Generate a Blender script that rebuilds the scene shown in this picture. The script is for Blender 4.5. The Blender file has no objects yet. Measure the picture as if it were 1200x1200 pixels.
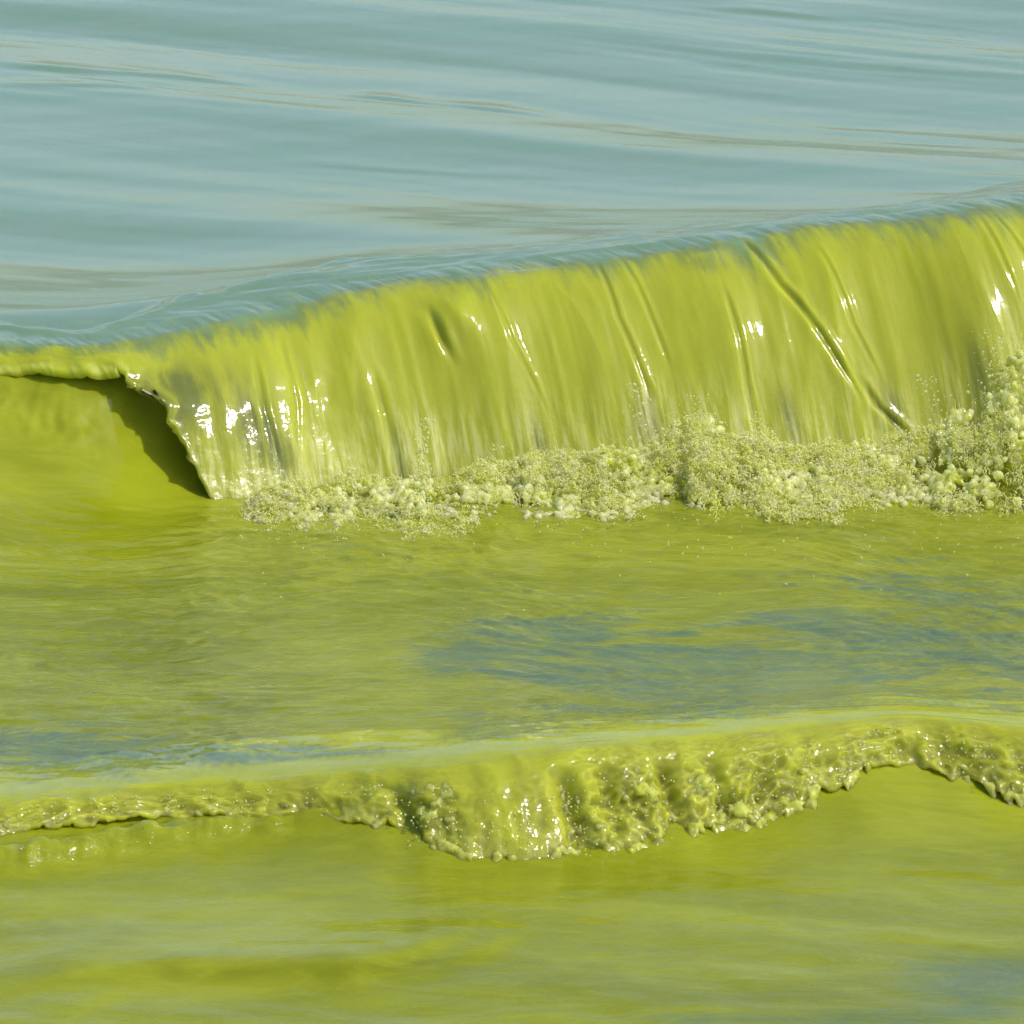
import bpy, math
import numpy as np
from mathutils import Vector, Matrix

sc = bpy.context.scene
# ------------------------------------------------------------------ camera
CAM_D, CAM_PITCH, HALF = 10.0, math.radians(15.5), 0.12
cam_loc = np.array([0.0, -CAM_D*math.cos(CAM_PITCH), CAM_D*math.sin(CAM_PITCH)])
cd = bpy.data.cameras.new('camera'); cam = bpy.data.objects.new('camera', cd)
sc.collection.objects.link(cam)
cam.location = cam_loc.tolist()
cam.rotation_euler = (math.pi/2 - CAM_PITCH, 0, 0)
cd.angle = 2*math.atan(HALF); cd.clip_start = 0.1; cd.clip_end = 3000
sc.camera = cam
# ------------------------------------------------------------------ sky and sun
SUN_EL, SUN_AZ = math.radians(50), math.radians(121)     # azimuth from +Y (away from the camera) towards +X
w = bpy.data.worlds.new('World'); sc.world = w; w.use_nodes = True
nt = w.node_tree; nt.nodes.clear()
sky = nt.nodes.new('ShaderNodeTexSky'); sky.sky_type = 'NISHITA'; sky.sun_disc = False
sky.sun_elevation = SUN_EL; sky.sun_rotation = SUN_AZ
sky.dust_density = 2.2; sky.air_density = 0.9; sky.ozone_density = 0.5
bg = nt.nodes.new('ShaderNodeBackground'); bg.inputs['Strength'].default_value = 0.15
wo = nt.nodes.new('ShaderNodeOutputWorld')
nt.links.new(sky.outputs[0], bg.inputs['Color']); nt.links.new(bg.outputs[0], wo.inputs['Surface'])
sd = bpy.data.lights.new('sun', 'SUN'); sd.energy = 2.9; sd.angle = math.radians(0.5); sd.color = (1.0, 0.95, 0.86)
sun = bpy.data.objects.new('sun', sd); sc.collection.objects.link(sun)
sdir = Vector((math.sin(SUN_AZ)*math.cos(SUN_EL), math.cos(SUN_AZ)*math.cos(SUN_EL), math.sin(SUN_EL)))
sun.rotation_euler = sdir.to_track_quat('Z', 'Y').to_euler()
sun.location = (3, -6, 8)
sc.view_settings.view_transform = 'Standard'; sc.view_settings.look = 'None'
sc.view_settings.exposure = 0.28; sc.view_settings.gamma = 1.0; sc.view_settings.use_curve_mapping = False
sc.render.engine = 'CYCLES'
sc.cycles.max_bounces = 14; sc.cycles.diffuse_bounces = 8; sc.cycles.transmission_bounces = 8; sc.cycles.glossy_bounces = 5

# ------------------------------------------------------------------ helpers
rng = np.random.default_rng(7)
_perm = np.random.default_rng(3).permutation(256); _perm = np.concatenate([_perm, _perm, _perm])
_g2 = np.array([(math.cos(a), math.sin(a)) for a in np.linspace(0, 2*math.pi, 64, endpoint=False)])
_g3 = np.random.default_rng(5).normal(size=(64, 3)); _g3 /= np.linalg.norm(_g3, axis=1)[:, None]
def pn2(x, y, seed=0):
    x = np.asarray(x, float) + seed*17.31; y = np.asarray(y, float) + seed*7.77
    x, y = np.broadcast_arrays(x, y)
    xi = np.floor(x).astype(int); yi = np.floor(y).astype(int); xf = x-xi; yf = y-yi
    u = xf*xf*xf*(xf*(xf*6-15)+10); v = yf*yf*yf*(yf*(yf*6-15)+10)
    def g(i, j):
        h = _perm[(_perm[(xi+i) & 255] + (yi+j)) & 255] & 63
        return _g2[h, 0]*(xf-i) + _g2[h, 1]*(yf-j)
    a = g(0,0)*(1-u)+g(1,0)*u; b = g(0,1)*(1-u)+g(1,1)*u
    return (a*(1-v)+b*v)*1.5
def pn3(p, seed=0):
    x, y, z = (p[:, k] + seed*(11.3+k) for k in range(3))
    xi, yi, zi = (np.floor(a).astype(int) for a in (x, y, z)); xf, yf, zf = x-xi, y-yi, z-zi
    f = lambda t: t*t*t*(t*(t*6-15)+10)
    u, v, w_ = f(xf), f(yf), f(zf); r = 0
    for i in (0, 1):
        for j in (0, 1):
            for k in (0, 1):
                h = _perm[(_perm[(_perm[(xi+i) & 255] + yi+j) & 255] + zi+k) & 255] & 63
                g = _g3[h, 0]*(xf-i)+_g3[h, 1]*(yf-j)+_g3[h, 2]*(zf-k)
                r = r + g*(u if i else 1-u)*(v if j else 1-v)*(w_ if k else 1-w_)
    return r*1.5
def fbm(x, y, o=3, seed=0, gain=0.5):
    r = 0; a = 1.0
    for k in range(o):
        r = r + a*pn2(x*2**k, y*2**k, seed+k*3); a *= gain
    return r
def sstep(a, b, x):
    t = np.clip((np.asarray(x, float)-a)/(b-a), 0, 1); return t*t*(3-2*t)
def at(px, py, z=0.0):
    """photo pixel -> world x, y at height z"""
    px, py, z = np.broadcast_arrays(np.asarray(px, float), np.asarray(py, float), np.asarray(z, float))
    dx = (px-600)/600*HALF; dy = (600-py)/600*HALF
    c, s = math.cos(CAM_PITCH), math.sin(CAM_PITCH)
    Y = c + dy*s; Z = -s + dy*c
    k = (z-cam_loc[2])/Z
    return cam_loc[0]+dx*k, cam_loc[1]+Y*k
def pix(P):
    c, s = math.cos(CAM_PITCH), math.sin(CAM_PITCH)
    d = P-cam_loc; f = d[..., 1]*c - d[..., 2]*s; up = d[..., 1]*s + d[..., 2]*c
    return 600+d[..., 0]/f/HALF*600, 600-up/f/HALF*600
def smoothc(px, vals, q, w_=30):
    """piecewise linear curve, softened"""
    q = np.asarray(q, float); r = 0
    for o in (-1.2, -.6, 0, .6, 1.2): r = r + np.interp(q+o*w_, px, vals)
    return r/5
def sm(a, n=25):
    k = np.hanning(2*n+1); k /= k.sum(); return np.convolve(np.pad(a, n, mode='edge'), k, 'valid')
def grid_normals(P):
    gu = np.gradient(P, axis=1); gv = np.gradient(P, axis=0)
    n = np.cross(gu, gv); n /= np.linalg.norm(n, axis=2)[..., None] + 1e-12
    return n
def grid_mesh(name, P, attrs, mat, flip=False, normals=None):
    """P: rows x cols x 3"""
    R, Cn, _ = P.shape
    me = bpy.data.meshes.new(name)
    idx = np.arange(R*Cn).reshape(R, Cn)
    a, b, c, d = idx[:-1, :-1], idx[:-1, 1:], idx[1:, 1:], idx[1:, :-1]
    f = np.stack([a, b, c, d] if not flip else [a, d, c, b], -1).reshape(-1, 4)
    me.vertices.add(R*Cn); me.vertices.foreach_set('co', P.reshape(-1).astype(np.float32))
    me.loops.add(f.size); me.loops.foreach_set('vertex_index', f.reshape(-1).astype(np.int32))
    me.polygons.add(len(f)); me.polygons.foreach_set('loop_start', np.arange(0, f.size, 4, dtype=np.int32))
    me.polygons.foreach_set('use_smooth', np.ones(len(f), bool))
    me.update(); me.validate()
    for k, v in attrs.items():
        v = np.broadcast_to(v, (R, Cn))
        at_ = me.attributes.new(k, 'FLOAT', 'POINT'); at_.data.foreach_set('value', np.ascontiguousarray(v.reshape(-1), dtype=np.float32))
    if normals is not None:
        n = normals if not flip else -normals
        me.normals_split_custom_set_from_vertices([tuple(x) for x in n.reshape(-1, 3)])
    me.materials.append(mat)
    o = bpy.data.objects.new(name, me); sc.collection.objects.link(o)
    return o
def empty(name, loc, label, cat, group=None):
    o = bpy.data.objects.new(name, None); sc.collection.objects.link(o); o.location = loc
    o.empty_display_size = .05
    o['label'] = label; o['category'] = cat
    if group: o['group'] = group
    return o
def adopt(child, parent):
    child.parent = parent; child.matrix_parent_inverse = Matrix.Translation(parent.location).inverted()

# ------------------------------------------------------------------ materials
class NB:
    def __init__(s, name):
        s.m = bpy.data.materials.new(name); s.m.use_nodes = True; s.t = s.m.node_tree; s.t.nodes.clear()
        s.out = s.n('ShaderNodeOutputMaterial')
    def n(s, typ, **kw):
        nd = s.t.nodes.new(typ)
        for k, v in kw.items():
            if k in nd.bl_rna.properties: setattr(nd, k, v)
        return nd
    def l(s, a, b): s.t.links.new(a, b)
    def attr(s, name):
        a = s.n('ShaderNodeAttribute', attribute_name=name); return a.outputs['Fac']
    def noise(s, scale, vec=None, sx=(1,1,1), detail=4, rough=.5, dist=0, rot=(0,0,0)):
        mp = s.n('ShaderNodeMapping'); mp.inputs['Scale'].default_value = sx; mp.inputs['Rotation'].default_value = rot
        if vec is None:
            g = s.n('ShaderNodeNewGeometry'); vec = g.outputs['Position']
        s.l(vec, mp.inputs['Vector'])
        t = s.n('ShaderNodeTexNoise'); t.inputs['Scale'].default_value = scale; t.inputs['Detail'].default_value = detail
        t.inputs['Roughness'].default_value = rough; t.inputs['Distortion'].default_value = dist
        s.l(mp.outputs[0], t.inputs['Vector']); return t.outputs['Fac']
    def math(s, op, a, b=None, clamp=False):
        m = s.n('ShaderNodeMath', operation=op); m.use_clamp = clamp
        for i, v in enumerate((a, b)):
            if v is None: continue
            if isinstance(v, (int, float)): m.inputs[i].default_value = v
            else: s.l(v, m.inputs[i])
        return m.outputs[0]
    def remap(s, v, a, b, c=0., d=1.):
        m = s.n('ShaderNodeMapRange'); m.interpolation_type = 'SMOOTHSTEP'
        for i, x in enumerate((a, b, c, d)): m.inputs[i+1].default_value = x
        s.l(v, m.inputs[0]); return m.outputs[0]
    def mix(s, f, a, b):
        m = s.n('ShaderNodeMix', data_type='RGBA')
        if isinstance(f, (int, float)): m.inputs[0].default_value = f
        else: s.l(f, m.inputs[0])
        for i, v in ((6, a), (7, b)):
            if isinstance(v, tuple): m.inputs[i].default_value = (*v, 1)
            else: s.l(v, m.inputs[i])
        return m.outputs[2]
    def bump(s, h, strength, dist, nrm=None):
        b = s.n('ShaderNodeBump'); b.inputs['Distance'].default_value = dist
        if isinstance(strength, (int, float)): b.inputs['Strength'].default_value = strength
        else: s.l(strength, b.inputs['Strength'])
        s.l(h, b.inputs['Height'])
        if nrm: s.l(nrm, b.inputs['Normal'])
        return b.outputs[0]
    def principled(s, col, rough, nrm=None, sss=0., rad=(.03,.03,.008), ior=1.333, scale=1.):
        p = s.n('ShaderNodeBsdfPrincipled')
        if isinstance(col, tuple): p.inputs['Base Color'].default_value = (*col, 1)
        else: s.l(col, p.inputs['Base Color'])
        if isinstance(rough, (int, float)): p.inputs['Roughness'].default_value = rough
        else: s.l(rough, p.inputs['Roughness'])
        p.inputs['IOR'].default_value = ior
        p.inputs['Subsurface Weight'].default_value = sss; p.inputs['Subsurface Radius'].default_value = rad
        p.inputs['Subsurface Scale'].default_value = scale
        if nrm: s.l(nrm, p.inputs['Normal'])
        return p.outputs[0]

GREEN = (.326, .366, .026); GREEN_D = (.190, .222, .006); OLIVE = (.145, .172, .004); GREEN_W = (.252, .286, .014)
CLEAR = (.155, .245, .150); CREST = (.135, .190, .075); BLUEW = (.090, .145, .075); PALE = (.56, .60, .20)

def water_material():
    b = NB('algae_water')
    alg = b.attr('algae')
    n1 = b.noise(1.6, sx=(.5, 1.3, 1), detail=5, rough=.6, dist=1.2)
    n2 = b.noise(9, sx=(.42, 1.3, 1), detail=8, rough=.68, dist=1.6, rot=(0,0,.25))
    green = b.mix(b.remap(n1, .35, .65), GREEN_D, GREEN_W)
    ln = b.noise(3.2, sx=(.45, 1.5, 1), detail=5, rough=.6, dist=2.6, rot=(0,0,.15))
    ln = b.remap(b.math('ABSOLUTE', b.math('SUBTRACT', b.math('FRACT', b.math('MULTIPLY', ln, 9.)), .5)), .0, .22, 1., 0.)
    green = b.mix(b.math('MULTIPLY', ln, b.math('MULTIPLY', b.attr('stir'), .55)), green, (.30, .33, .06))
    green = b.mix(b.math('MULTIPLY', b.remap(n2, .40, .70), b.attr('stir'), True), green, OLIVE)
    green = b.mix(b.math('MULTIPLY', b.attr('deep'), b.remap(n2, .25, .6), True), green, OLIVE)
    blue = b.mix(b.attr('lake'), b.mix(b.remap(n1, .4, .7), BLUEW, (.12, .180, .08)), b.mix(b.remap(n1, .3, .7), (.125, .235, .125), CLEAR))
    # patchy edge between algae rich and clearer water, whose blue paints in sky reflection
    f = b.math('ADD', alg, b.math('MULTIPLY', b.math('SUBTRACT', n2, .5), b.attr('patch')))
    f = b.math('ADD', f, b.math('MULTIPLY', ln, b.math('MULTIPLY', b.attr('stir'), .35)))
    f = b.remap(f, .12, .88)
    col = b.mix(f, blue, green)
    fine = b.noise(30, sx=(.45, 1, 1), detail=5, rough=.62, dist=.6, rot=(0,0,.3))
    fine2 = b.noise(160, sx=(.5, 1, 1), detail=2)
    nrm = b.bump(fine, b.attr('ripple'), .006)
    nrm = b.bump(fine2, b.math('MULTIPLY', b.attr('ripple'), .6), .0012, nrm)
    s = b.principled(col, .07, nrm, sss=.55, rad=(.028, .03, .012))
    b.l(s, b.out.inputs['Surface']); return b.m
def sheet_material(name):
    b = NB(name)
    u, t, alg = b.attr('u'), b.attr('t'), b.attr('algae')
    cv = b.n('ShaderNodeCombineXYZ'); b.l(u, cv.inputs[0]); b.l(t, cv.inputs[1]); v = cv.outputs[0]
    st1 = b.noise(22, v, sx=(1, .10, 1), detail=5, rough=.6, dist=.2)
    st2 = b.noise(75, v, sx=(1, .07, 1), detail=4, rough=.6)
    st3 = b.noise(7, v, sx=(1, .35, 1), detail=3)
    col = b.mix(b.remap(st1, .40, .66), GREEN, (.295, .338, .026))
    col = b.mix(b.remap(st3, .48, .75, 0, .35), col, (.37, .42, .03))
    col = b.mix(b.remap(st2, .56, .74, 0, .14), col, (.42, .47, .09))
    col = b.mix(b.math('MULTIPLY', b.attr('thin'), b.remap(st1, .3, .6), True), col, (.155, .185, .045))
    col = b.mix(b.math('MULTIPLY', b.attr('foamy'), b.remap(st2, .42, .62), True), col, PALE)
    # to clearer water behind the crest; bluish streaks of sky reflection painted in
    f = b.math('ADD', alg, b.math('MULTIPLY', b.math('SUBTRACT', st2, .5), .9))
    f = b.math('ADD', f, b.math('MULTIPLY', b.math('SUBTRACT', st1, .5), .9))
    back = b.mix(b.remap(alg, .05, .30), b.mix(.5, CLEAR, (.125, .235, .125)), CREST)
    col = b.mix(b.remap(f, .05, .85), back, col)
    fine = b.noise(60, sx=(1, 1, 1), detail=3)
    nrm = b.bump(st2, .10, .005)
    nrm = b.bump(fine, b.attr('ripple'), .005, nrm)
    s = b.principled(col, b.math('ADD', b.math('MULTIPLY', b.attr('foamy'), .25), .055), nrm, sss=.95, rad=(.10, .11, .03))
    g = b.n('ShaderNodeBsdfPrincipled'); g.inputs['Base Color'].default_value = (.72, .80, .42, 1); g.inputs['Roughness'].default_value = .08
    g.inputs['IOR'].default_value = 1.15; g.inputs['Transmission Weight'].default_value = 1.0; b.l(nrm, g.inputs['Normal'])
    mx = b.n('ShaderNodeMixShader'); b.l(b.math('MULTIPLY', b.attr('clear'), b.remap(st1, .2, .7, .35, .9), True), mx.inputs[0])
    b.l(s, mx.inputs[1]); b.l(g.outputs[0], mx.inputs[2])
    b.l(mx.outputs[0], b.out.inputs['Surface']); return b.m
def foam_material(name, lo_c, hi_c, rough, trans, rad):
    b = NB(name)
    n = b.noise(120, detail=4, rough=.65)
    f = b.math('ADD', b.attr('air'), b.math('MULTIPLY', b.math('SUBTRACT', n, .5), .9))
    col = b.mix(b.remap(f, .15, .85), lo_c, hi_c)
    nrm = b.bump(b.noise(300, detail=3), .3, .0015)
    s = b.principled(col, rough, nrm, sss=.9, rad=rad, ior=1.4)
    tr = b.n('ShaderNodeBsdfTranslucent'); b.l(col, tr.inputs['Color'])
    mx = b.n('ShaderNodeMixShader'); mx.inputs[0].default_value = trans
    b.l(s, mx.inputs[1]); b.l(tr.outputs[0], mx.inputs[2])
    b.l(mx.outputs[0], b.out.inputs['Surface']); return b.m
M_WATER = water_material(); M_SHEET = sheet_material('falling_algae_sheet')
M_FOAM = foam_material('pale_foam', (.52, .58, .07), (.82, .85, .38), .08, .40, (.05, .052, .022))
M_GOO = foam_material('green_splash', (.31, .355, .028), (.46, .50, .10), .07, .12, (.06, .065, .02))
def drop_material():
    b = NB('droplets')
    p = b.n('ShaderNodeBsdfPrincipled'); p.inputs['Base Color'].default_value = (.90, .92, .56, 1)
    p.inputs['Roughness'].default_value = .05; p.inputs['IOR'].default_value = 1.33; p.inputs['Transmission Weight'].default_value = .45
    tr = b.n('ShaderNodeBsdfTranslucent'); tr.inputs['Color'].default_value = (.80, .83, .42, 1)
    mx = b.n('ShaderNodeMixShader'); mx.inputs[0].default_value = .4
    b.l(p.outputs[0], mx.inputs[1]); b.l(tr.outputs[0], mx.inputs[2]); b.l(mx.outputs[0], b.out.inputs['Surface']); return b.m
M_DROP = drop_material()
def mist_material():
    b = NB('froth'); d = b.n('ShaderNodeBsdfDiffuse'); t = b.n('ShaderNodeBsdfTranslucent'); g = b.n('ShaderNodeBsdfGlossy'); g.inputs['Roughness'].default_value = .2
    col = b.mix(b.remap(b.noise(30, detail=3), .35, .65), (.92, .94, .36), (.97, .97, .66))
    b.l(col, d.inputs[0]); b.l(col, t.inputs[0])
    m1 = b.n('ShaderNodeMixShader'); m1.inputs[0].default_value = .68; b.l(d.outputs[0], m1.inputs[1]); b.l(t.outputs[0], m1.inputs[2])
    m2 = b.n('ShaderNodeMixShader'); m2.inputs[0].default_value = .04; b.l(m1.outputs[0], m2.inputs[1]); b.l(g.outputs[0], m2.inputs[2])
    b.l(m2.outputs[0], b.out.inputs['Surface']); return b.m
M_MIST = mist_material()

# ------------------------------------------------------------------ shape of the two waves
dense = np.linspace(-1.7, 1.8, 930)
outL = -1.7 - np.geomspace(.02, 60, 34)[::-1]; outR = 1.8 + np.geomspace(.02, 60, 34)
U = np.concatenate([outL, dense, outR]); CU = len(U)
FADE = 1 - sstep(1.7, 2.4, np.abs(U))           # fine relief only where the columns are dense
PX = 600 + U*500                                 # rough photo column of each crest column

def crest_curve(px_t, py_t, z_t):
    zc = smoothc(px_t, z_t, PX, 60); pc = smoothc(px_t, py_t, PX, 25)
    x, y = at(PX, pc, zc)
    # keep columns at x = U, correct the photo column for perspective once
    pcol, _ = pix(np.stack([U, y, zc], -1))
    zc = smoothc(px_t, z_t, pcol, 60); pc = smoothc(px_t, py_t, pcol, 25)
    _, y = at(pcol, pc, zc)
    y[:34] = y[34]; y[-34:] = y[-35]
    return y, zc, pcol
Y1, Z1, PC1 = crest_curve([-200, 0, 120, 250, 350, 450, 600, 700, 800, 900, 1000, 1100, 1200, 1400],
                     [412, 405, 403, 380, 354, 334, 314, 303, 290, 274, 260, 250, 236, 205],
                     [.29, .31, .33, .35, .38, .41, .44, .46, .485, .505, .53, .55, .57, .60])
Y2, Z2, PC2 = crest_curve([-200, 0, 200, 350, 450, 520, 600, 700, 800, 900, 1000, 1060, 1130, 1200, 1400],
                     [950, 937, 915, 907, 897, 893, 878, 868, 862, 853, 842, 836, 842, 850, 858],
                     [.055, .06, .075, .095, .12, .15, .165, .16, .155, .145, .14, .14, .135, .13, .12])

# ---- wave 1 : outer surface (back of the wave, crest, thrown sheet, rounded rim, underside)
TH = math.radians(23); D1 = np.array([math.sin(TH), -math.cos(TH)])
S1 = np.interp(U, [-1.5, -.9, 0, 1.3], [.30, .34, .38, .42]); S1 = sm(S1, 30)
# how far the lip has fallen, column by column
te1 = np.interp(U, [-3, -1.30, -1.10, -1.00, -.965, -.935, -.905, -.875, -.845, -.82, -.79, 2],
                   [.26, .27, .30, .33, .38, .49, .60, .72, .84, .95, 1.10, 1.10])
te1 = te1 + FADE*(te1 < 1.05)*(.10*pn2(U*15, 0*U, 6)*(te1 > .35)+.07*pn2(U*34, 0*U, 4)*(te1 > .35)+.045*pn2(U*7, 0*U, 5)*(te1 < .35))
te1 = np.clip(te1, .12, 1.10)

def back_height(s, z, L=1.45):      # s >= 0 distance behind the crest
    return z/(1+(s/L)**2)
def lake_relief(x, y):
    q = y*.84 + x*.54; p = x*.84 - y*.54
    q = q + .10*pn2(p*.7, q*.8, 19)
    h = .036*pn2(p*.17, q*.8, 11) + .013*pn2(p*.28, q*1.7, 12) + .0027*pn2(p*.5, q*4.2, 13)
    band = sstep(-.1, .5, pn2(p*.35, q*.9, 14))
    h = h + (.0007+.0022*band)*pn2(p*1.1, q*8.5, 15) + (.0003+.0007*band)*pn2(p*3, q*22, 20)
    h = h + .00035*sstep(.25, .6, pn2(p*.5, q*1.2, 18))*np.sin(q*95 + 3*pn2(p*1.2, q*1.2, 16))
    q2 = y*.97 - x*.25
    h = h + .0010*pn2((x*.97+y*.25)*1.1, q2*5.0, 17)
    return h
def ridge_line(x, y, pts, z, wd, hgt, seed):
    rx, ry = at([p[0] for p in pts], [p[1] for p in pts], z)
    yy = np.interp(x, rx, ry) + .02*pn2(x*3, x*0, seed)
    m = sstep(rx[0]-.1, rx[0]+.25, x)*(1-sstep(rx[-1]-.25, rx[-1]+.1, x))
    d = y-yy
    prof = np.where(d < 0, np.exp(-(d/wd)**2), np.exp(-(d/(wd*4))**2))
    return hgt*m*prof*(.65+.35*pn2(x*4, y*2, seed+1))
sb = np.concatenate([np.geomspace(900, 11, 26), np.linspace(10.6, .62, 300), np.linspace(.60, 0, 76)])
nb = len(sb)
NT, NR, NI = 270, 7, 30
rowsP = []
kx = np.where(sb > .6, 1 + .10*(sb-.6), 1.0)
SB = sb[:, None]; ZB = back_height(SB, Z1[None])
xb = U[None]*kx[:, None] - D1[0]*SB*np.exp(-SB*1.5)
yb = Y1[None] - D1[1]*SB
fine = FADE[None]*np.exp(-np.maximum(SB-9, 0)/6)
rel = lake_relief(xb, yb)*sstep(.0, .5, SB)*np.exp(-np.maximum(SB-14, 0)/30)*np.clip(FADE[None]+.0, 0, 1)
zb = ZB + rel
for pts, hh in (([(0, 72), (140, 80), (290, 91)], .012), ([(395, 103), (520, 118), (650, 134)], .013),
                ([(0, 95), (110, 97), (200, 103)], .008), ([(820, 2), (900, 8), (990, 14)], .012),
                ([(330, 190), (520, 205), (700, 218)], .004)):
    zb = zb + FADE[None]*ridge_line(xb, yb, pts, .05, .035, hh, 30+pts[0][0] % 7)
# the bore-like step where the back of the breaking wave starts
ed = smoothc([-100, 0, 140, 240, 330, 420, 500, 640, 760, 860, 960, 1080, 1200, 1400],
             [372, 366, 357, 334, 320, 312, 312, 300, 283, 248, 240, 222, 208, 190], PC1, 12)
_, yed = at(PC1, ed, .38)
sed = np.clip((yed-Y1)/(-D1[1]), .25, 3.0)[None] + .10*pn2(U*3, 0*U, 41)[None] + .05*pn2(U*11, 0*U, 42)[None] + .03*pn2(U[None]*4, SB*6, 47)
dstep = SB - sed
zb = zb - FADE[None]*.020*sstep(-.05, .10, dstep)*np.exp(-np.maximum(dstep, 0)/.9)
zb = zb + FADE[None]*.008*np.exp(-((dstep+.02)/.05)**2)*(.6+.6*pn2(xb*9, yb*5, 43))
# capillary ripples on the back slope
near = sstep(.02, .10, SB)*(1-sstep(-.1, .15, dstep))
zb = zb + FADE[None]*near*(.0034*pn2(xb*4-yb*2, yb*11, 44) + .0012*pn2(xb*12-yb*5, yb*32, 45))
# streaks start on the crest already
Ub = U[None]
def streaks(uu, t):
    h = .010*pn2(uu*5.0 + .3*pn2(uu*2, t*1.2, 50), t*.7, 51)
    h = h + .0028*(1-2*np.abs(pn2(uu*10 + .5*pn2(uu*3, t*2, 52), t*.9, 53)))
    h = h + .0008*(1-2*np.abs(pn2(uu*24, t*1.0, 54)))
    h = h + .0003*pn2(uu*60, t*1.2, 55)
    return h
tback = -SB/ .36
zb = zb + FADE[None]*(1-sstep(.02, .16, SB))*(streaks(Ub, tback*.3)*.8+.0022*pn2(Ub*32+SB*5, SB*3, 56)+.0012*pn2(Ub*70+SB*9, SB*5, 57))
back = np.stack([xb, yb, zb], -1)

tt = np.linspace(0, 1, NT+1)[1:]
T = tt[:, None]*te1[None]
def sheet_pts(T, Ucol, Y, Z, S, D, zfoot, p):
    x = Ucol[None] + D[0]*S[None]*T; y = Y[None] + D[1]*S[None]*T
    z = zfoot + (Z[None]-zfoot)*(1-np.power(T, p))
    return np.stack([x, y, z], -1)
P1 = sheet_pts(T, U, Y1, Z1, S1, D1, 0.0, 1.9)
Nn = -grid_normals(P1)
if Nn[NT//2, CU//2, 1] > 0: Nn = -Nn
Ug = np.broadcast_to(U[None], T.shape)
def groove(T, Ug, pts, width, depth, side=0.0):
    """crease along a (u, t) polyline; side > 0 overhangs its right bank"""
    ts = [p[1] for p in pts]; us = [p[0] for p in pts]
    uc = np.interp(T, ts, us); m = sstep(ts[0]-.06, ts[0]+.10, T)*(1-sstep(ts[-1]-.12, ts[-1]+.05, T))
    d = (Ug-uc)/width
    return m*(-depth*np.exp(-d*d) + side*np.exp(-((d-1.6)/1.6)**2) + .5*side*np.exp(-((d+2.0)/2)**2))
def ut(px, py):
    """photo pixel on sheet 1 -> (u, t)"""
    a, b = pix(P1); k = np.argmin((a-px)**2 + (b-py)**2 + 1e9*(FADE[None] < .1)); r, c = divmod(k, P1.shape[1]); return (U[c], T[r, c])
def utl(*pp): return [ut(*p) for p in pp]
h1 = streaks(Ug, T)*(.55+.65*sstep(0, .5, T))
h1 = h1 + .024*pn2(Ug*1.6, T*1.1, 69)*sstep(0, .25, T)
CR = [(utl((870, 282), (915, 330), (950, 375), (985, 430), (1010, 470)), .016, .030, .020),
      (utl((1005, 440), (1030, 475), (1055, 500), (1075, 530)), .020, .034, .018),
      (utl((700, 310), (725, 370), (750, 430), (765, 470)), .012, .016, .010),
      (utl((730, 305), (765, 370), (785, 430)), .011, .012, .008),
      (utl((850, 340), (868, 400), (880, 470), (890, 530)), .013, .018, .010),
      (utl((960, 290), (1000, 380), (1035, 450)), .010, .010, .009),
      (utl((1150, 262), (1175, 310), (1190, 345)), .010, .014, .010),
      (utl((1165, 258), (1190, 285), (1215, 330)), .010, .014, .010),
      (utl((505, 370), (518, 398), (530, 425)), .020, .045, .030),
      (utl((440, 440), (455, 500), (470, 560)), .018, .018, .008),
      (utl((330, 400), (350, 470), (352, 560)), .012, .010, .010),
      (utl((560, 330), (600, 400), (640, 480)), .010, .007, .006),
      (utl((300, 420), (312, 480), (330, 545)), .012, .014, .008)]
for pts, wd, dp, sd_ in CR: h1 = h1 + groove(T, Ug, pts, wd*.5, dp*.30, sd_*.35)
for (a, b, su, st, hh) in ((535, 375, .035, .10, .022), (700, 550, .05, .08, .02), (1165, 430, .05, .2, .02), (830, 300, .05, .06, .012)):
    u0, t0 = ut(a, b); h1 = h1 + hh*np.exp(-((Ug-u0)/su)**2 - ((T-t0)/st)**2)
# lip edge folds and lumps on the lower part
edge = sstep(.55, 1.0, tt)[:, None]*np.ones_like(T)
h1 = h1 + edge*(.006*pn2(Ug*18, T*4, 61) + .002*pn2(Ug*42, T*10, 62))
h1 = h1 + sstep(.35, .8, T)*.0013*pn2(Ug*26, T*8, 68)
h1 = h1 + sstep(.25, .9, T)*(.0045*np.maximum(pn2(Ug*2.3, T*1.2, 66), 0)*pn2(Ug*34, T*7, 63))
leftlip = 1-sstep(-1.0, -.74, Ug)
h1 = h1 + leftlip*sstep(.05, .3, tt[:, None]*np.ones_like(T))*(.006*pn2(Ug*10, T*6, 64)+.006*np.exp(-((Ug+.70)/.12)**2)*pn2(Ug*42, T*14, 67) + .0012*pn2(Ug*48, T*20, 65))
h1 = h1*FADE[None]*sstep(0, .10, T) + FADE[None]*(1-sstep(0, .10, T))*(streaks(Ug, T)*.8+.0022*pn2(Ug*32, T*1.2, 56)+.0012*pn2(Ug*70, T*2, 57))*sstep(-.5, 0.0, T+0*T)*(T >= 0)
P1d = P1 + Nn*h1[..., None]
P1d[..., 0] += FADE[None]*leftlip*sstep(.25, .5, T)*(1-sstep(.95, 1.1, T))*(.030*pn2(T*6.5, Ug*2, 160)+.014*pn2(T*17, Ug*5, 161)+.005*pn2(T*40, Ug*9, 162))
Nd = -grid_normals(P1d)
if Nd[NT//2, CU//2, 1] > 0: Nd = -Nd
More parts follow.
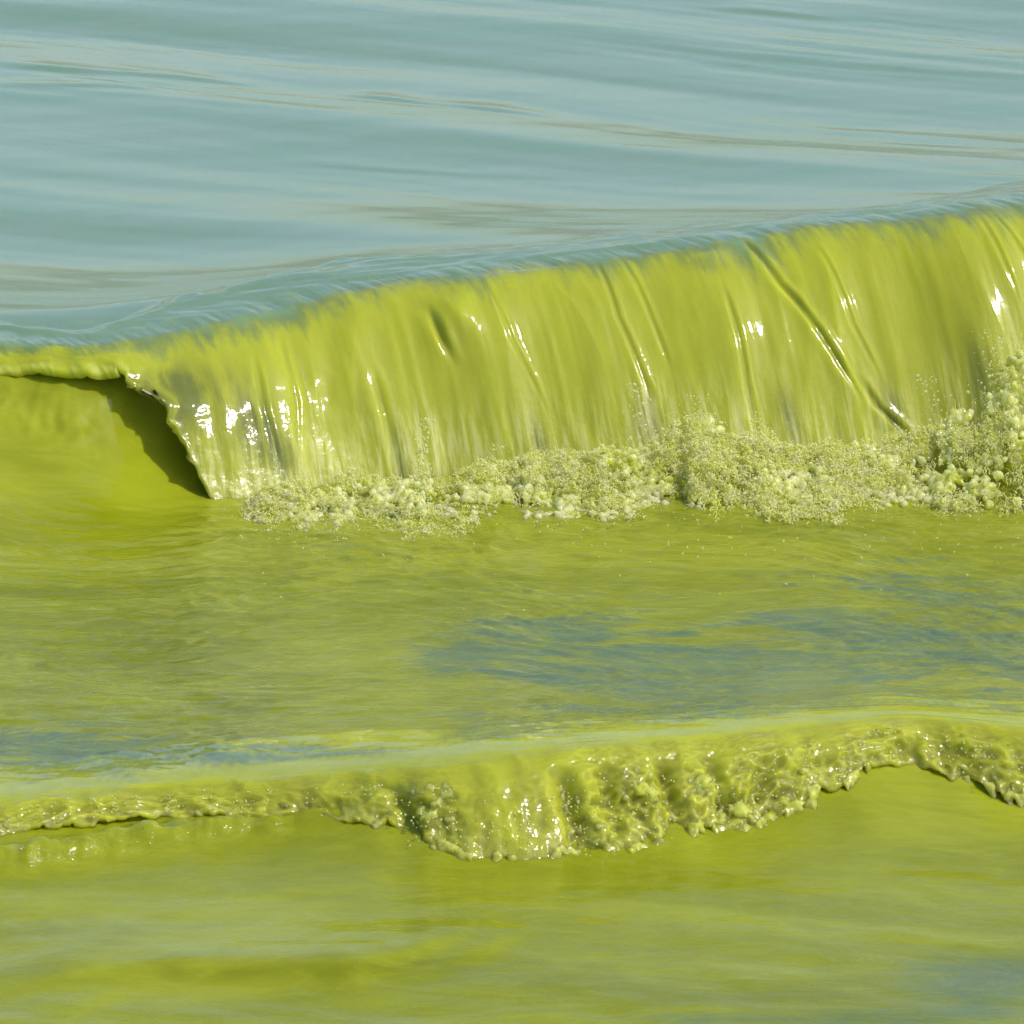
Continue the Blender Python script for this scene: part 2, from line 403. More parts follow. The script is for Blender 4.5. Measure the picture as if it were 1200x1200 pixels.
def rim_and_under(P, N, T, te, r, nr, ni, tmin):
    E = P[-1]; Tg = P[-1]-P[-4]; Tg /= np.linalg.norm(Tg, axis=1)[:, None] + 1e-9
    Ne = N[-1]; ph = np.linspace(0, math.pi, nr+1)[1:]
    rim = np.stack([E + r[:, None]*(-Ne + Ne*math.cos(a) + Tg*math.sin(a)) for a in ph])
    k = np.linspace(P.shape[0]-2, int(P.shape[0]*tmin), ni).astype(int)
    und = P[k] - 2*r[None, :, None]*N[k]
    return np.concatenate([rim, und])
R1 = .007 + .003*np.abs(pn2(U*15, 0*U, 70))*2 + .006*(1-sstep(-1.02, -.9, U))
tail = rim_and_under(P1d, Nd, T, te1, R1, NR, NI, .02)
full = np.concatenate([back, P1d, tail])
# attributes
Tfull = np.concatenate([-np.broadcast_to(SB/.36, xb.shape), T, np.broadcast_to(te1[None], (NR, CU)), np.linspace(1, .05, NI)[:, None]*te1[None]])
Ufull = np.broadcast_to(U[None], Tfull.shape)
algae = sstep(-.08, .46, Tfull + .11*pn2(Ufull*5, Tfull*1.2, 80) + .08*pn2(Ufull*16, Tfull, 81) + .06*pn2(Ufull*45, Tfull, 84))  # the fade at the crest also paints in bluish sky reflection
algae = np.maximum(algae, np.where(Tfull > 0, sstep(.25, .8, Tfull/te1[None])*(1-sstep(.4, .55, te1))[None], 0))
algae = algae + np.where(Tfull < 0, .12*np.exp(Tfull*2), .12) - .12*sstep(-.05, .4, Tfull)
tn = np.linspace(0, 1, NT+1)[1:]
thin = np.zeros_like(Tfull)
for (a, b, su, st, k) in ((632, 520, .022, .10, .95), (762, 505, .035, .09, .95), (925, 495, .02, .09, .8), (318, 520, .03, .16, .9), (240, 470, .07, .2, .9), (290, 480, .04, .2, .7), (205, 450, .05, .12, .8),
                          (470, 540, .018, .2, .7), (1045, 480, .03, .06, .9), (1150, 450, .03, .1, .6), (345, 545, .02, .1, .7), (200, 470, .03, .1, .6)):
    u0, t0 = ut(a, b); thin = thin + k*np.exp(-((Ufull-u0-.05*(Tfull-t0))/su)**2 - ((Tfull-t0)/st)**2)
thin = np.clip(thin, 0, 1)*(Tfull > 0)
foamy = sstep(.66, 1.02, Tfull + .08*pn2(Ufull*16, Tfull*3, 82))*.8
foamy = foamy + leftlip[0][None]*.35*sstep(.75, 1, Tfull/np.maximum(te1[None], .1))
for (a, b, su, st) in ((500, 520, .03, .15), (760, 470, .06, .08), (830, 480, .05, .06), (350, 570, .06, .05), (1190, 430, .06, .2)):
    u0, t0 = ut(a, b); foamy = foamy + .5*np.exp(-((Ufull-u0)/su)**2 - ((Tfull-t0)/st)**2)
foamy = np.clip(foamy, 0, 1)
ripple = np.where(Tfull < 0, .08, .08 + .25*sstep(.5, 1, Tfull))
clear = np.clip(thin*.3 + leftlip[0][None]*(Tfull > 0)*sstep(.72, 1.0, Tfull/np.maximum(te1[None], .1))*(te1[None] > .4)*.55, 0, .8)
clear[nb+NT:] = np.minimum(clear[nb+NT:], .6)
NF = grid_normals(full)
attrs = dict(algae=algae, u=Ufull, t=Tfull, thin=thin, foamy=foamy, ripple=ripple, clear=clear)
cut = nb - 76          # the wave itself starts .6 m behind its crest
sub = lambda a, i, j: np.broadcast_to(a, Tfull.shape)[i:j]
wave1 = empty('breaking_wave', (0.1, float(Y1[CU//2]), 0.0), 'tall curling green wave breaking across the middle, with pale foam along its foot', 'wave')
flipit = NF[nb+NT//2, CU//2, 1] > 0
NFf = NF if not flipit else -NF
def gm(name, i, j, mat):
    return grid_mesh(name, full[i:j], {k: sub(v, i, j) for k, v in attrs.items()}, mat, flip=not flipit, normals=None)
curl = gm('curling_sheet', cut, full.shape[0], M_SHEET); adopt(curl, wave1)
patch_b = .25
lake = grid_mesh('lake_water', full[:cut+1], dict(algae=.06+.10*pn2(xb[:cut+1]*.5, yb[:cut+1]*.8, 83), patch=.2, ripple=.05, lake=1.), M_WATER, flip=not flipit)
lake['kind'] = 'structure'

# ---- trough: wave 1's hollow face, the trough, the back and crest of the front wave, its rolling sheet
Lf = np.interp(U, [-2, -1.25, -1.02, -.85, -.7, -.4, 2], [.42, .38, .22, .14, .11, .10, .13]); Lf = sm(Lf, 30)
def face1(s):
    sp = np.maximum(s, 0)
    return np.exp(-(sp/Lf[None])**1.25)
NB2 = 380
q = np.linspace(0, 1, NB2); q = q**1.25
y0 = Y1+.03
ytr = y0[None] + (Y2-y0)[None]*q[:, None]
sdist = Y1[None]-ytr
b2 = ytr-Y2[None]
zt = (Z1[None]-.018)*face1(sdist)*np.where(sdist < 0, 1, 1)
zt = zt + (Z2[None])/(1+(b2/.42)**2)*sstep(0, .5, sdist)
def trough_relief(x, y):
    h = .010*pn2(x*1.3, y*1.1+.2*x, 90) + .006*pn2(x*2.6, y*2.4, 91)
    wx = x + .26*pn2(x*1.6, y*1.8, 92); wy = y+.20*pn2(x*1.3, y*1.6, 93)
    h = h + .0030*pn2(wx*5, wy*7, 94) + .0044*(pn2(wx*6+wy*5, wy*13, 95)) + .0030*pn2(wx*15+wy*12, wy*27, 96) + .0011*(1-2*np.abs(pn2(wx*20+wy*16, wy*36, 88)))
    return h
calm = 1-.25*np.exp(-((U[None]+1.0)/.5)**2)*np.exp(-(sdist/.9)**2)
amp = FADE[None]*sstep(.12, .6, sdist)*(1-.9*(1-sstep(.0, .2, b2)))
zt = zt + trough_relief(U[None]+0*ytr, ytr)*amp*calm
# ragged top of the smooth face under the lip, far left
zt = zt + FADE[None]*np.exp(-((sdist-.06)/.05)**2)*(1-sstep(-1.1, -.9, U))[None]*(.008*pn2(U[None]*10, ytr*12, 97)+.003*pn2(U[None]*30, ytr*36, 98))
zt = zt + FADE[None]*np.exp(-((sdist-.16)/.06)**2)*(1-sstep(-1.02, -.93, U))[None]*(.010*pn2(U[None]*13+3*ytr, ytr*14, 99)+.005*pn2(U[None]*36, ytr*34, 89))
trough = np.stack([np.broadcast_to(U[None], ytr.shape), ytr, zt], -1)
# wave 2 sheet
D2 = np.array([.22, -.975]); S2 = np.interp(PC2, [-300, 200, 560, 1000, 1500], [.10, .13, .19, .15, .15]); S2 = sm(S2, 40)
ep = np.interp(PC2, [-200, 0, 150, 250, 300, 370, 440, 470, 500, 540, 620, 660, 700, 760, 860, 900, 940, 1000, 1060, 1110, 1150, 1200, 1400],
                    [985, 972, 958, 952, 972, 962, 955, 985, 992, 1003, 1010, 1000, 998, 972, 978, 945, 925, 897, 897, 912, 935, 945, 950])
cp = smoothc([-200, 0, 200, 350, 450, 520, 600, 700, 800, 900, 1000, 1060, 1130, 1200, 1400],
             [950, 937, 915, 907, 897, 893, 878, 868, 862, 853, 842, 836, 842, 850, 858], PC2, 25)
A = 585*Z2; B = 185*S2; te2 = (-B+np.sqrt(B*B+4*A*(ep-cp)))/(2*A)
fing = pn2(U*11, 0*U, 100); fing2 = pn2(U*24, 0*U, 101)
te2 = te2 + FADE*(.11*fing + .07*np.maximum(fing2, 0)**1.3*2 - .04)
te2 = np.clip(te2, .22, 1.12)
NT2 = 150
tt2 = np.linspace(0, 1, NT2+1)[1:]; T2 = tt2[:, None]*te2[None]
P2 = sheet_pts(T2, U, Y2, Z2, S2, D2, 0.0, 1.9)
N2 = -grid_normals(P2)
if N2[NT2//2, CU//2, 1] > 0: N2 = -N2
U2 = np.broadcast_to(U[None], T2.shape)
wild = np.interp(PC2, [0, 200, 420, 480, 560, 640, 680, 880, 960, 1200], [.6, .7, .8, 1.0, .35, .5, 1.5, 1.5, .8, .9])[None]
h2 = .010*pn2(U2*4, T2*1.5, 110) + .006*(1-2*np.abs(pn2(U2*9, T2*1.2, 111)))
w2 = pn2(U2*5, T2*2, 117)*.25
h2 = h2 + wild*sstep(.2, .8, tt2)[:, None]*(.012*pn2(U2*11+w2, T2*3.0, 112) + .009*(.5-2*np.abs(pn2(U2*17+w2, T2*4.5, 113))) + .005*(.5-2*np.abs(pn2(U2*38+w2, T2*10, 114))) + .002*pn2(U2*80, T2*22, 118))
h2 = h2 + wild*.0012*pn2(U2*90, T2*24, 115)
for (a, wd, dp) in ((-.47+.72, .018, .03), (.14, .02, .028), (.06, .02, .03), (.34, .02, .02), (-.24, .02, .025)):
    h2 = h2 - dp*np.exp(-((U2-a-.03*T2)/wd)**2)*sstep(.3, .5, T2)*(1-sstep(.85, 1.0, T2))
h2 = h2*FADE[None]*sstep(0, .22, T2)
P2d = P2 + N2*h2[..., None]
N2d = -grid_normals(P2d)
if N2d[NT2//2, CU//2, 1] > 0: N2d = -N2d
R2 = .0035+.003*np.abs(pn2(U*22, 0*U, 120))*2
tail2 = rim_and_under(P2d, N2d, T2, te2, R2, 8, 24, .05)
full2 = np.concatenate([trough, P2d, tail2])
nb2 = trough.shape[0]
rest = full2.shape[0]-nb2
T2f = np.concatenate([-b2/.2, T2, np.broadcast_to(te2[None], (8, CU)), np.linspace(1, .1, 24)[:, None]*te2[None]])
U2f = np.broadcast_to(U[None], T2f.shape)
# algae share in the trough: green in front of the face, blue patches (less algae, sky reflection painted in) towards the right and before the front wave
pxt, pyt = pix(trough)
def blob(cx, cy, rx, ry, k): return k*np.exp(-((pxt-cx)/rx)**2 - ((pyt-cy)/ry)**2)
wob = pn2(U[None]*2.2+.5*pn2(U[None]*3, ytr*2, 130), ytr*2.8+U[None]*.4, 131)
alg2 = 1.0 - (blob(1080, 740, 190, 48, 1.0) + blob(650, 770, 170, 45, .8) + blob(850, 800, 200, 45, .9) + blob(1180, 800, 160, 45, .6)
              + blob(120, 880, 260, 26, .85) + blob(590, 862, 70, 10, .8) + blob(320, 890, 160, 18, .8) + blob(900, 835, 260, 14, .5) + blob(60, 830, 130, 25, .2) + blob(700, 680, 200, 25, .18) + blob(1100, 650, 150, 30, .2))
wsw = U[None]+.22*pn2(U[None]*2.2, ytr*2.6, 133); ysw = ytr+.16*pn2(U[None]*2.0+5, ytr*2.2, 134)
alg2 = alg2 + .55*(1-alg2)*np.clip((pn2(wsw*3, ysw*9, 135)*1.6+pn2(wsw*8, ysw*20, 136)*1.2), -1, 1)
alg2 = alg2 + .34*wob*sstep(.5, 1.0, sdist)
alg2 = np.clip(alg2, .22, 1.2)
rippl = .16 + .45*sstep(.4, 1.0, sdist)*np.ones_like(ytr)
cut2 = nb2-34
flip2 = grid_normals(full2)[nb2+NT2//2, CU//2, 1] > 0
tr = grid_mesh('trough_water', full2[:cut2+1], dict(algae=alg2[:cut2+1], patch=1.9, deep=np.clip(blob(190, 755, 130, 45, 1.) + blob(250, 825, 110, 26, .9) + blob(60, 690, 60, 20, .4) + blob(760, 684, 60, 8, .6) + .6*pn2(wsw*2, ysw*5, 137), 0, 1)[:cut2+1], stir=np.clip(.2+.55*sstep(.3,.8,sdist) + blob(190, 760, 130, 60, .5) + blob(240, 820, 100, 30, .4) - .3*blob(130, 600, 160, 60, 1.), 0, 1)[:cut2+1], ripple=rippl[:cut2+1]), M_WATER, flip=not flip2)
tr['kind'] = 'structure'
wave2 = empty('small_wave', (0.0, float(Y2[CU//2]), 0.0), 'low rolling green wave in front of the tall one, with a ragged glistening lip', 'wave')
alg2f = np.concatenate([alg2, np.ones((rest, CU))])
a2 = sstep(-.75, -.15, T2f + .30*pn2(U2f*5, T2f*1.5, 132))
a2 = np.maximum(a2, np.minimum(alg2f, 1)*.95)
a2 = np.where(T2f > 0, 1.0, a2)
fo2 = np.clip(np.concatenate([np.zeros((nb2, CU)), .30*sstep(.7, 1, tt2)[:, None]*np.ones((1, CU)), np.zeros((rest-NT2, CU))]), 0, 1)
j = full2.shape[0]
roll2 = grid_mesh('rolling_lip', full2[cut2:], dict(algae=a2[cut2:], u=U2f[cut2:], t=T2f[cut2:], thin=0., foamy=fo2[cut2:], ripple=.12+.45*sstep(.3, .8, T2f[cut2:])), M_SHEET, flip=not flip2)
adopt(roll2, wave2)

# ---- foreground: hollow face of the front wave running out to the camera
NB3 = 330
yend = np.concatenate([np.linspace(0, 3.4, 220), 3.4+np.geomspace(.03, 40, 40)])
y3 = (Y2+.015)[None] - yend[:, None]*np.ones((1, CU)); s3 = Y2[None]-y3
tes = sm(te2, 14); se = S2*.975*tes; zr = np.clip(1-tes**1.9-.04, .10, .85)
L3 = sm(np.clip(se/(-np.log(zr))**(1/1.3), .03, .16), 14); wl = sm(np.clip(.50*(1.05-tes), .03, .38), 14)
sp3 = np.maximum(s3, 0)
z3 = (Z2[None]-.016)*((1-wl)[None]*np.exp(-(sp3/L3[None])**1.3) + wl[None]*np.exp(-(sp3/.36)**1.5))
z3 = z3 + FADE[None]*sstep(.1, .5, s3)*(.016*pn2(U[None]*.9, y3*1.4, 140)+.006*pn2(U[None]*1.8+y3, y3*3, 141)+.0036*pn2(U[None]*4+y3*3, y3*9, 142)+.0016*pn2(U[None]*11+y3*5, y3*24, 143))*(1-sstep(4, 8, s3))
# lower glistening ridge, left
pr, _ = pix(np.stack([U, Y2-.2, 0*U], -1))
_, yr = at(pr, np.interp(pr, [-200, 0, 80, 200, 300, 400, 470], [1026, 1002, 992, 979, 972, 962, 955]), .03)
mr = (1-sstep(400, 480, pr))*FADE
dr = y3-yr[None]
z3 = z3 + mr[None]*sstep(.05, .15, s3)*np.exp(-(dr/np.where(dr > 0, .06, .03))**2)*(.034+.012*pn2(U[None]*9, 0*y3, 144)+.016*pn2(U[None]*24, y3*24, 145)+.004*pn2(U[None]*55, y3*50, 146))
# low crest of an eddy line near the bottom
for pts, hh in (([(0, 1140), (200, 1130), (420, 1140), (480, 1125), (560, 1092)], .034), ([(0, 1188), (90, 1172), (150, 1146)], .026), ([(430, 1155), (560, 1120), (640, 1085)], .02)):
    z3 = z3 + FADE[None]*ridge_line(U[None]+0*y3, y3, pts, .0, .05, hh, 150)
fore = np.stack([np.broadcast_to(U[None], y3.shape), y3, z3], -1)
px3, py3 = pix(fore)
bl3 = lambda cx, cy, rx, ry, k: k*np.exp(-((px3-cx)/rx)**2 - ((py3-cy)/ry)**2)
alg3 = 1.18 - (bl3(1150, 1150, 170, 45, .85) + bl3(900, 1195, 260, 14, .8) + bl3(400, 1105, 260, 14, .35) + bl3(330, 1190, 300, 16, .35) + bl3(60, 1110, 120, 20, .2))  # bluish patches: less algae, with sky reflection put into the colour
alg3 = alg3 + .18*pn2(U[None]*1.6, y3*4, 151)*sstep(.4, 1, s3)
rip3 = .28+.10*sstep(.5, 1.2, s3)+mr[None]*1.0*np.exp(-(dr/.07)**2)
f3 = grid_normals(fore)[100, CU//2, 2] > 0
fg = grid_mesh('shallow_water', fore, dict(algae=alg3, patch=.9, stir=.30, deep=np.clip(.8*pn2(U[None]*1.1+y3, y3*3.2, 152) + bl3(900, 1060, 200, 18, .5) + bl3(520, 1130, 120, 10, .7) + bl3(300, 1140, 200, 8, .6), 0, 1), ripple=rip3), M_WATER, flip=not f3)
fg['kind'] = 'structure'

# ------------------------------------------------------------------ splashes
def ico(sub):
    import bmesh
    bm = bmesh.new(); bmesh.ops.create_icosphere(bm, subdivisions=sub, radius=1)
    v = np.array([x.co[:] for x in bm.verts]); f = np.array([[a.index for a in fc.verts] for fc in bm.faces]); bm.free(); return v, f
IV1, IF1 = ico(1)
IV2, IF2 = ico(2)
def tri_mesh(name, V, F, mat=None, smooth=True):
    me = bpy.data.meshes.new(name)
    me.vertices.add(len(V)); me.vertices.foreach_set('co', V.reshape(-1).astype(np.float32))
    me.loops.add(F.size); me.loops.foreach_set('vertex_index', F.reshape(-1).astype(np.int32))
    n = F.shape[1]; me.polygons.add(len(F)); me.polygons.foreach_set('loop_start', np.arange(0, F.size, n, dtype=np.int32))
    me.polygons.foreach_set('use_smooth', np.full(len(F), smooth)); me.update(); me.validate()
    if mat: me.materials.append(mat)
    return me
def balls(C, R, stretch=None, V=IV1, F=IF1):
    n = len(C); vv = V[None]*R[:, None, None]
    if stretch is not None:      # stretch: unit dir * factor, elongates along the flight direction
        k = np.linalg.norm(stretch, axis=1); d = stretch/(k[:, None]+1e-9)
        dot = (vv*d[:, None]).sum(-1)
        vv = vv + dot[..., None]*d[:, None]*(k[:, None, None])
    vv = vv + C[:, None]
    ff = F[None] + (np.arange(n)*len(V))[:, None, None]
    return vv.reshape(-1, 3), ff.reshape(-1, F.shape[1])
def remeshed(name, C, R, voxel, amp, freq, mat, seed, amp2=None, freq2=None):
    V, F = balls(C, R)
    me = tri_mesh(name+'_raw', V, F); o = bpy.data.objects.new(name+'_raw', me); sc.collection.objects.link(o)
    m = o.modifiers.new('r', 'REMESH'); m.mode = 'VOXEL'; m.voxel_size = voxel; m.adaptivity = 0
    s = o.modifiers.new('s', 'SMOOTH'); s.factor = .5; s.iterations = 1
    dg = bpy.context.evaluated_depsgraph_get(); dg.update()
    ev = o.evaluated_get(dg); em = ev.to_mesh()
    nv = len(em.vertices); co = np.empty(nv*3, np.float32); em.vertices.foreach_get('co', co); co = co.reshape(-1, 3).astype(float)
    no = np.empty(nv*3, np.float32); em.vertices.foreach_get('normal', no); no = no.reshape(-1, 3)
    nf = len(em.polygons); fv = np.empty(len(em.loops), np.int32); em.loops.foreach_get('vertex_index', fv)
    quads = fv.reshape(-1, 4) if len(fv) == nf*4 else None
    ev.to_mesh_clear(); bpy.data.objects.remove(o); bpy.data.meshes.remove(me)
    a = .55-2*np.abs(pn3(co*freq*.5, seed)); b_ = .5-2*np.abs(pn3(co*freq, seed+1)); c_ = .5-2*np.abs(pn3(co*freq2, seed+3))
    co = co + no*(amp*a + amp*.55*b_ + amp2*c_)[:, None]
    air = np.clip(.5 + .30*a + .35*b_ + .30*c_ + .5*pn3(co*10, seed+5), 0, 1)
    if quads is None: raise RuntimeError('remesh gave non-quads')
    print(name, nv, 'verts')
    om = tri_mesh(name, co, quads, mat); aa = om.attributes.new('air', 'FLOAT', 'POINT'); aa.data.foreach_set('value', air.astype(np.float32))
    out = bpy.data.objects.new(name, om); sc.collection.objects.link(out); return out

# foam at the foot of wave 1
lo = ([270, 290, 330, 370, 420, 480, 520, 560, 600, 700, 800, 930, 1030, 1100, 1200, 1320], [608, 624, 634, 644, 630, 664, 632, 608, 600, 606, 590, 602, 590, 598, 602, 604])
hi = ([270, 290, 330, 370, 420, 480, 520, 560, 600, 700, 760, 800, 830, 870, 940, 1000, 1060, 1100, 1140, 1170, 1200, 1320],
      [598, 588, 568, 562, 556, 560, 556, 542, 536, 526, 520, 490, 478, 502, 522, 514, 508, 488, 470, 428, 395, 340])
def foam_points(n, spread=1.0):
    px = rng.uniform(262, 1320, n); a = np.interp(px, *lo)+8+13*pn2(px/38, 0*px, 220)+7*pn2(px/14, 0*px, 221); b = np.interp(px, *hi)-9*pn2(px/30, 0*px, 223)
    clump = .5+.5*pn2(px/45, 0*px, 200); keep = rng.random(n) < .35+.65*clump; px, a, b = px[keep], a[keep], b[keep]
    v = rng.random(len(px))                       # 0 front foot .. 1 top back
    py = a + (b-a)*v
    # depth: front of the foam lies on the water, its top leans against the sheet
    _, yf = at(px, a, 0.0); x = (px-600)/500
    yb_ = np.interp(x, U, Y1)-.36; yb_ = np.maximum(yb_, yf+.03)
    depth = yf + (yb_-yf)*(v**.8)*.85 + rng.normal(0, .008, len(px))
    c, s = math.cos(CAM_PITCH), math.sin(CAM_PITCH)
    dx = (px-600)/600*HALF; dy = (600-py)/600*HALF; k = (depth-cam_loc[1])/(c+dy*s)
    return np.stack([cam_loc[0]+dx*k, depth, cam_loc[2]+(-s+dy*c)*k], -1), v, px
def grow(P0, n_seg, step, dirs, r0, r1, seed, grav=.25):
    C, R = [], []
    p = P0.copy(); d = dirs/np.linalg.norm(dirs, axis=1)[:, None]
    for k in range(n_seg):
        f = k/(n_seg-1); C.append(p.copy()); R.append(r0*(1-f)+r1*f)
        p = p + d*step[:, None]
        d = d + np.array([0, 0, -grav])/n_seg + rng.normal(0, .12, d.shape); d /= np.linalg.norm(d, axis=1)[:, None]
    return np.concatenate(C), np.concatenate(R)
# milky body of the splash, then fine froth over it
Pm, vm, pm = foam_points(9000)
Rm = rng.uniform(.005, .012, len(Pm)); keep = (pn3(Pm*np.array([9, 9, 5]), 9)+.4*pn3(Pm*np.array([30, 30, 14]), 10) > -.16) & (vm < .93) & (vm > .06); Pm, Rm = Pm[keep], Rm[keep]
Pm[:, 1] += .012
foam1 = remeshed('foam', Pm, Rm, .0032, .0045, 50, M_FOAM, 21, .0016, 150)
foam1['kind'] = 'stuff'; adopt(foam1, wave1)
# flying drops
OV = np.array([(1,0,0),(-1,0,0),(0,1,0),(0,-1,0),(0,0,1),(0,0,-1)], float); OF = np.array([(0,2,4),(2,1,4),(1,3,4),(3,0,4),(2,0,5),(1,2,5),(3,1,5),(0,3,5)])
TV = np.array([(1,1,1),(1,-1,-1),(-1,1,-1),(-1,-1,1)], float)/1.3; TF = np.array([(0,1,2),(0,3,1),(0,2,3),(1,3,2)])
Pd, vd, pd = foam_points(420000)
up_ = Pd[:, 2:3]*0+Pd[:, 2:3]
qd = np.stack([Pd[:, 0]+.25*Pd[:, 2], Pd[:, 1], Pd[:, 2]*.6], -1); qd = qd + .02*np.stack([pn3(Pd*10, 240), pn3(Pd*10, 241), pn3(Pd*10, 242)], -1)
rr1, rr2 = 1-2*np.abs(pn3(qd*22, 243)), 1-2*np.abs(pn3(qd*55, 244))
den = .75*pn3(qd*7, 245)+.55*(rr1-.55)+.60*(rr2-.5)
kd = den > .10+.16*rng.random(len(Pd))+.25*np.abs(2*vd-1)**6; Pd, vd, den = Pd[kd], vd[kd], den[kd]
Pd = Pd + np.stack([0*vd, -(.006+.045*den), .02*den], -1) + rng.normal(0, .0016, Pd.shape)
Pd = Pd[rng.permutation(len(Pd))[:42000]]
# arcs : chains of droplets thrown from the foam
Pa, va, pa = foam_points(30000); ka = (pn3(Pa*np.array([12, 12, 6]), 246)+.6*pn3(Pa*34, 247) > .02); Pa, va = Pa[ka][:6200], va[ka][:6200]
Pa[:, 1] -= .004
ang = 1.5*pn3(Pa*9, 248)+rng.normal(0, .28, len(Pa)); vr = np.where(va < .3, -.25, .75)+rng.normal(0, .25, len(Pa))
da = np.stack([np.sin(ang)*.8-.1, rng.normal(-.4, .2, len(Pa)), vr+.3*np.cos(ang)], -1)
ln_ = rng.gamma(2.2, .00055, len(Pa))+.0008
Cx, Rx = grow(Pa, 13, ln_, da, rng.uniform(.0009, .0019, len(Pa)), rng.uniform(.0004, .0008, len(Pa)), 9, 1.8)
Cx = Cx + rng.normal(0, .00035, Cx.shape)
sel = rng.random(len(Pd)) < .3
rd_ = rng.gamma(2.2, .00036, len(Pd))+.0005
V1, F1 = balls(np.concatenate([Pd[sel], Cx]), np.concatenate([rd_[sel]*1.2, Rx]), None, OV, OF)
V2, F2 = balls(Pd[~sel], rd_[~sel], rng.normal(0, .8, (int((~sel).sum()), 3)), TV, TF)
V = np.concatenate([V1, V2]); F = np.concatenate([F1, F2+len(V1)])
V[:, 2] = np.maximum(V[:, 2], .001)
fr = tri_mesh('froth', V, F, M_MIST); fro = bpy.data.objects.new('froth', fr); sc.collection.objects.link(fro); fro['kind'] = 'stuff'; adopt(fro, wave1)
print('froth', len(F))
# a column of drops thrown up before the sheet, and some scattered to the front
def plume(px0, py0, px1, py1, n, sp, depth0):
    t = rng.random(n); px = px0+(px1-px0)*t+rng.normal(0, sp, n)*(1.2-t*.7); py = py0+(py1-py0)*t
    x = (px-600)/500; dep = depth0+rng.normal(0, .012, n)
    c, s = math.cos(CAM_PITCH), math.sin(CAM_PITCH); dy = (600-py)/600*HALF; dx = (px-600)/600*HALF; k = (dep-cam_loc[1])/(c+dy*s)
    return np.stack([dx*k, dep, cam_loc[2]+(-s+dy*c)*k], -1)
pl = [plume(492, 590, 498, 490, 150, 7, -.10), plume(408, 590, 412, 545, 60, 5, -.06), plume(830, 540, 815, 462, 170, 14, .0), plume(760, 520, 742, 450, 70, 12, .05),
      plume(1110, 540, 1085, 440, 90, 14, .02), plume(1180, 480, 1160, 385, 110, 20, .05), plume(890, 560, 885, 480, 70, 8, .02), plume(560, 560, 585, 520, 50, 10, -.03)]
Pp = np.concatenate(pl); Rp = .0009+rng.gamma(1.6, .0007, len(Pp))
ns = 260; sx, sy = at(rng.uniform(280, 1200, ns), 600+rng.exponential(28, ns), .0)
Ps = np.stack([sx, sy, rng.uniform(.004, .03, ns)], -1); Rs = rng.uniform(.001, .0028, ns)
Ca = np.concatenate([Pp, Ps]); Ra = np.concatenate([Rp, Rs])
st = rng.normal(0, 1, Ca.shape); st /= np.linalg.norm(st, axis=1)[:, None]; st = st*.6 + np.array([-.15, -.55, .75])*np.where(rng.random(len(Ca)) < .7, 1, -.6)[:, None]; st *= (rng.random(len(Ca))**2*2.6*np.clip(.0016/Ra, 0, 1))[:, None]/(np.linalg.norm(st, axis=1)[:, None]+1e-6)
V, F = balls(Ca, Ra, st)
# larger glassy globs among the froth
Pg, vg, pg = foam_points(300); Pg = Pg[(vg > .15) & (vg < .85)][:110]; Rg_ = rng.uniform(.003, .0085, len(Pg)); Pg[:, 1] -= .016
sg = np.stack([rng.normal(0, .5, len(Pg)), rng.normal(-.3, .3, len(Pg)), rng.normal(.8, .4, len(Pg))], -1)
Vg, Fg = balls(Pg, Rg_, sg, IV2, IF2); Vg = Vg + .0022*np.stack([pn3(Vg*90, 270), pn3(Vg*90, 271), pn3(Vg*90, 272)], -1)
V, F = np.concatenate([V, Vg]), np.concatenate([F, Fg+len(V)])
dr1 = bpy.data.objects.new('spray_drops', tri_mesh('spray_drops', V, F, M_DROP)); sc.collection.objects.link(dr1); dr1['kind'] = 'stuff'; adopt(dr1, wave1)

# green gouts and strands under the lip of wave 2
def on2(pxs, frac):
    col = np.clip(np.searchsorted(PC2, pxs), 0, CU-1); row = np.clip((frac*NT2).astype(int), 0, NT2-1); return P2d[row, col], N2d[row, col]
n = 420
pxs = np.concatenate([rng.uniform(640, 900, int(n*.55)), rng.uniform(450, 520, int(n*.12)), rng.uniform(0, 460, int(n*.12)), rng.uniform(900, 1260, int(n*.21))])
Q, QN = on2(pxs, rng.uniform(.45, 1.0, len(pxs)))
kq = (pn3(Q*11, 31) > .08); Q, QN, pxs = Q[kq], QN[kq], pxs[kq]
big = np.interp(pxs, [0, 440, 470, 640, 680, 880, 940, 1200], [.5, .5, .9, .7, 1.1, 1.1, .6, .7])
Rq0 = rng.uniform(.006, .019, len(Q))*big; Cq0 = Q - QN*(Rq0*.78)[:, None]
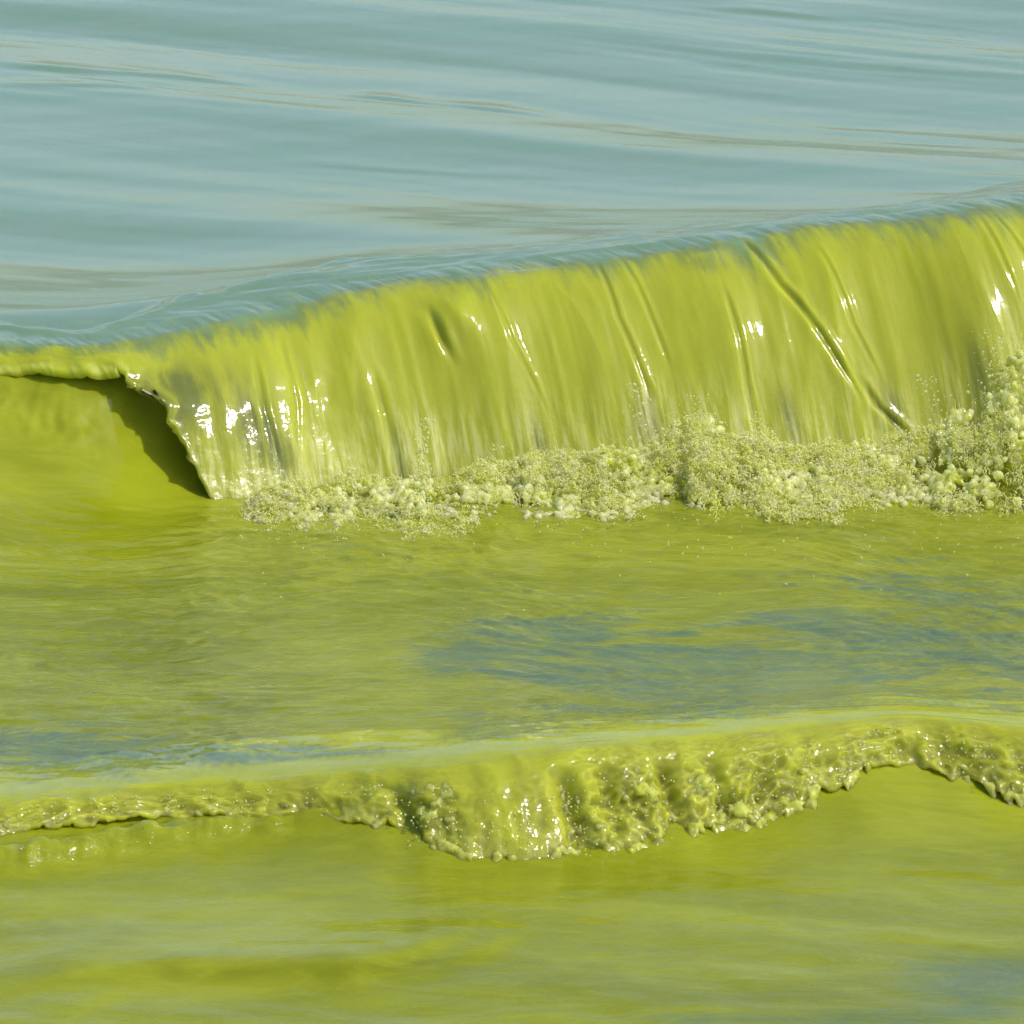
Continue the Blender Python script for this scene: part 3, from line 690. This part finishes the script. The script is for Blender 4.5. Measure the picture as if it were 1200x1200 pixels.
# curtain of drips under the edge
xe = np.arange(0, 1260, 1.5); col = np.clip(np.searchsorted(PC2, xe), 0, CU-1)
Ec = P2d[-1, col]; amt = np.interp(xe, [0, 430, 455, 530, 560, 630, 660, 880, 940, 1080, 1130, 1240], [.15, .2, .9, .7, .35, .5, 1, 1, .5, .2, .7, .7])
ln = amt*(.004+.085*np.maximum(pn2(xe/15, 0*xe, 210)+.0, 0)**1.3+.04*np.maximum(pn2(xe/6.5, 0*xe, 211), 0))
Cc, Rc = [], []
for k in range(14):
    f = k/13; Cc.append(Ec + np.stack([.25*ln*f+.004*pn2(xe/9, f*3+0*xe, 212), -.55*ln*f, -ln*f*(.35+.65*f)], -1)); Rc.append(np.where(ln > .010, (.0062-.0022*f)*(.8+.4*rng.random(len(xe)))*(.6+.4*amt), .0005))
Cq = np.concatenate([Cq0]+Cc); Rq = np.concatenate([Rq0]+Rc)
Cq[:, 2] = np.maximum(Cq[:, 2], .0); kk_ = Rq > .002; Cq, Rq = Cq[kk_], Rq[kk_]
goo = remeshed('splash', Cq, Rq, .0030, .0035, 50, M_GOO, 33, .0010, 120); goo['kind'] = 'stuff'; adopt(goo, wave2)
Q, QN = on2(rng.choice(pxs, 420)+rng.normal(0, 12, 420), rng.uniform(.6, 1, 420))
Cd = Q + QN*np.abs(rng.normal(.01, .018, 420))[:, None] + rng.normal(0, .010, (420, 3)); Cd[:, 2] = np.maximum(Cd[:, 2], .002)
cq = rng.integers(34, CU-34, 9000); rq = rng.integers(0, 120, 9000)
kq = (mr[cq] > .3) & (np.abs(dr[rq, cq]+.01) < .030) & (pn2(U[cq]*14, rq*.06, 260) > .12); ridge_glints = fore[rq[kq], cq[kq]][:420] + np.array([0, 0, .0012])  # tiny pale drops laid on the ridge to imitate sun glints
lipx = rng.uniform(0, 1240, 900); lip_glints, en_ = on2(lipx, rng.uniform(.45, 1.0, 900)); kl = pn2(lipx/26, 0*lipx, 261) > .0; lip_glints = (lip_glints+en_*.003)[kl]  # more tiny drops imitating glints, along the lip
Cd = np.concatenate([Cd, ridge_glints, lip_glints])
V, F = balls(Cd, rng.uniform(.0008, .0024, len(Cd)), None)
dr2 = bpy.data.objects.new('spray_drops', tri_mesh('spray_drops', V, F, M_DROP)); sc.collection.objects.link(dr2); dr2['kind'] = 'stuff'; adopt(dr2, wave2)  # spray plus the drops added as sun glints
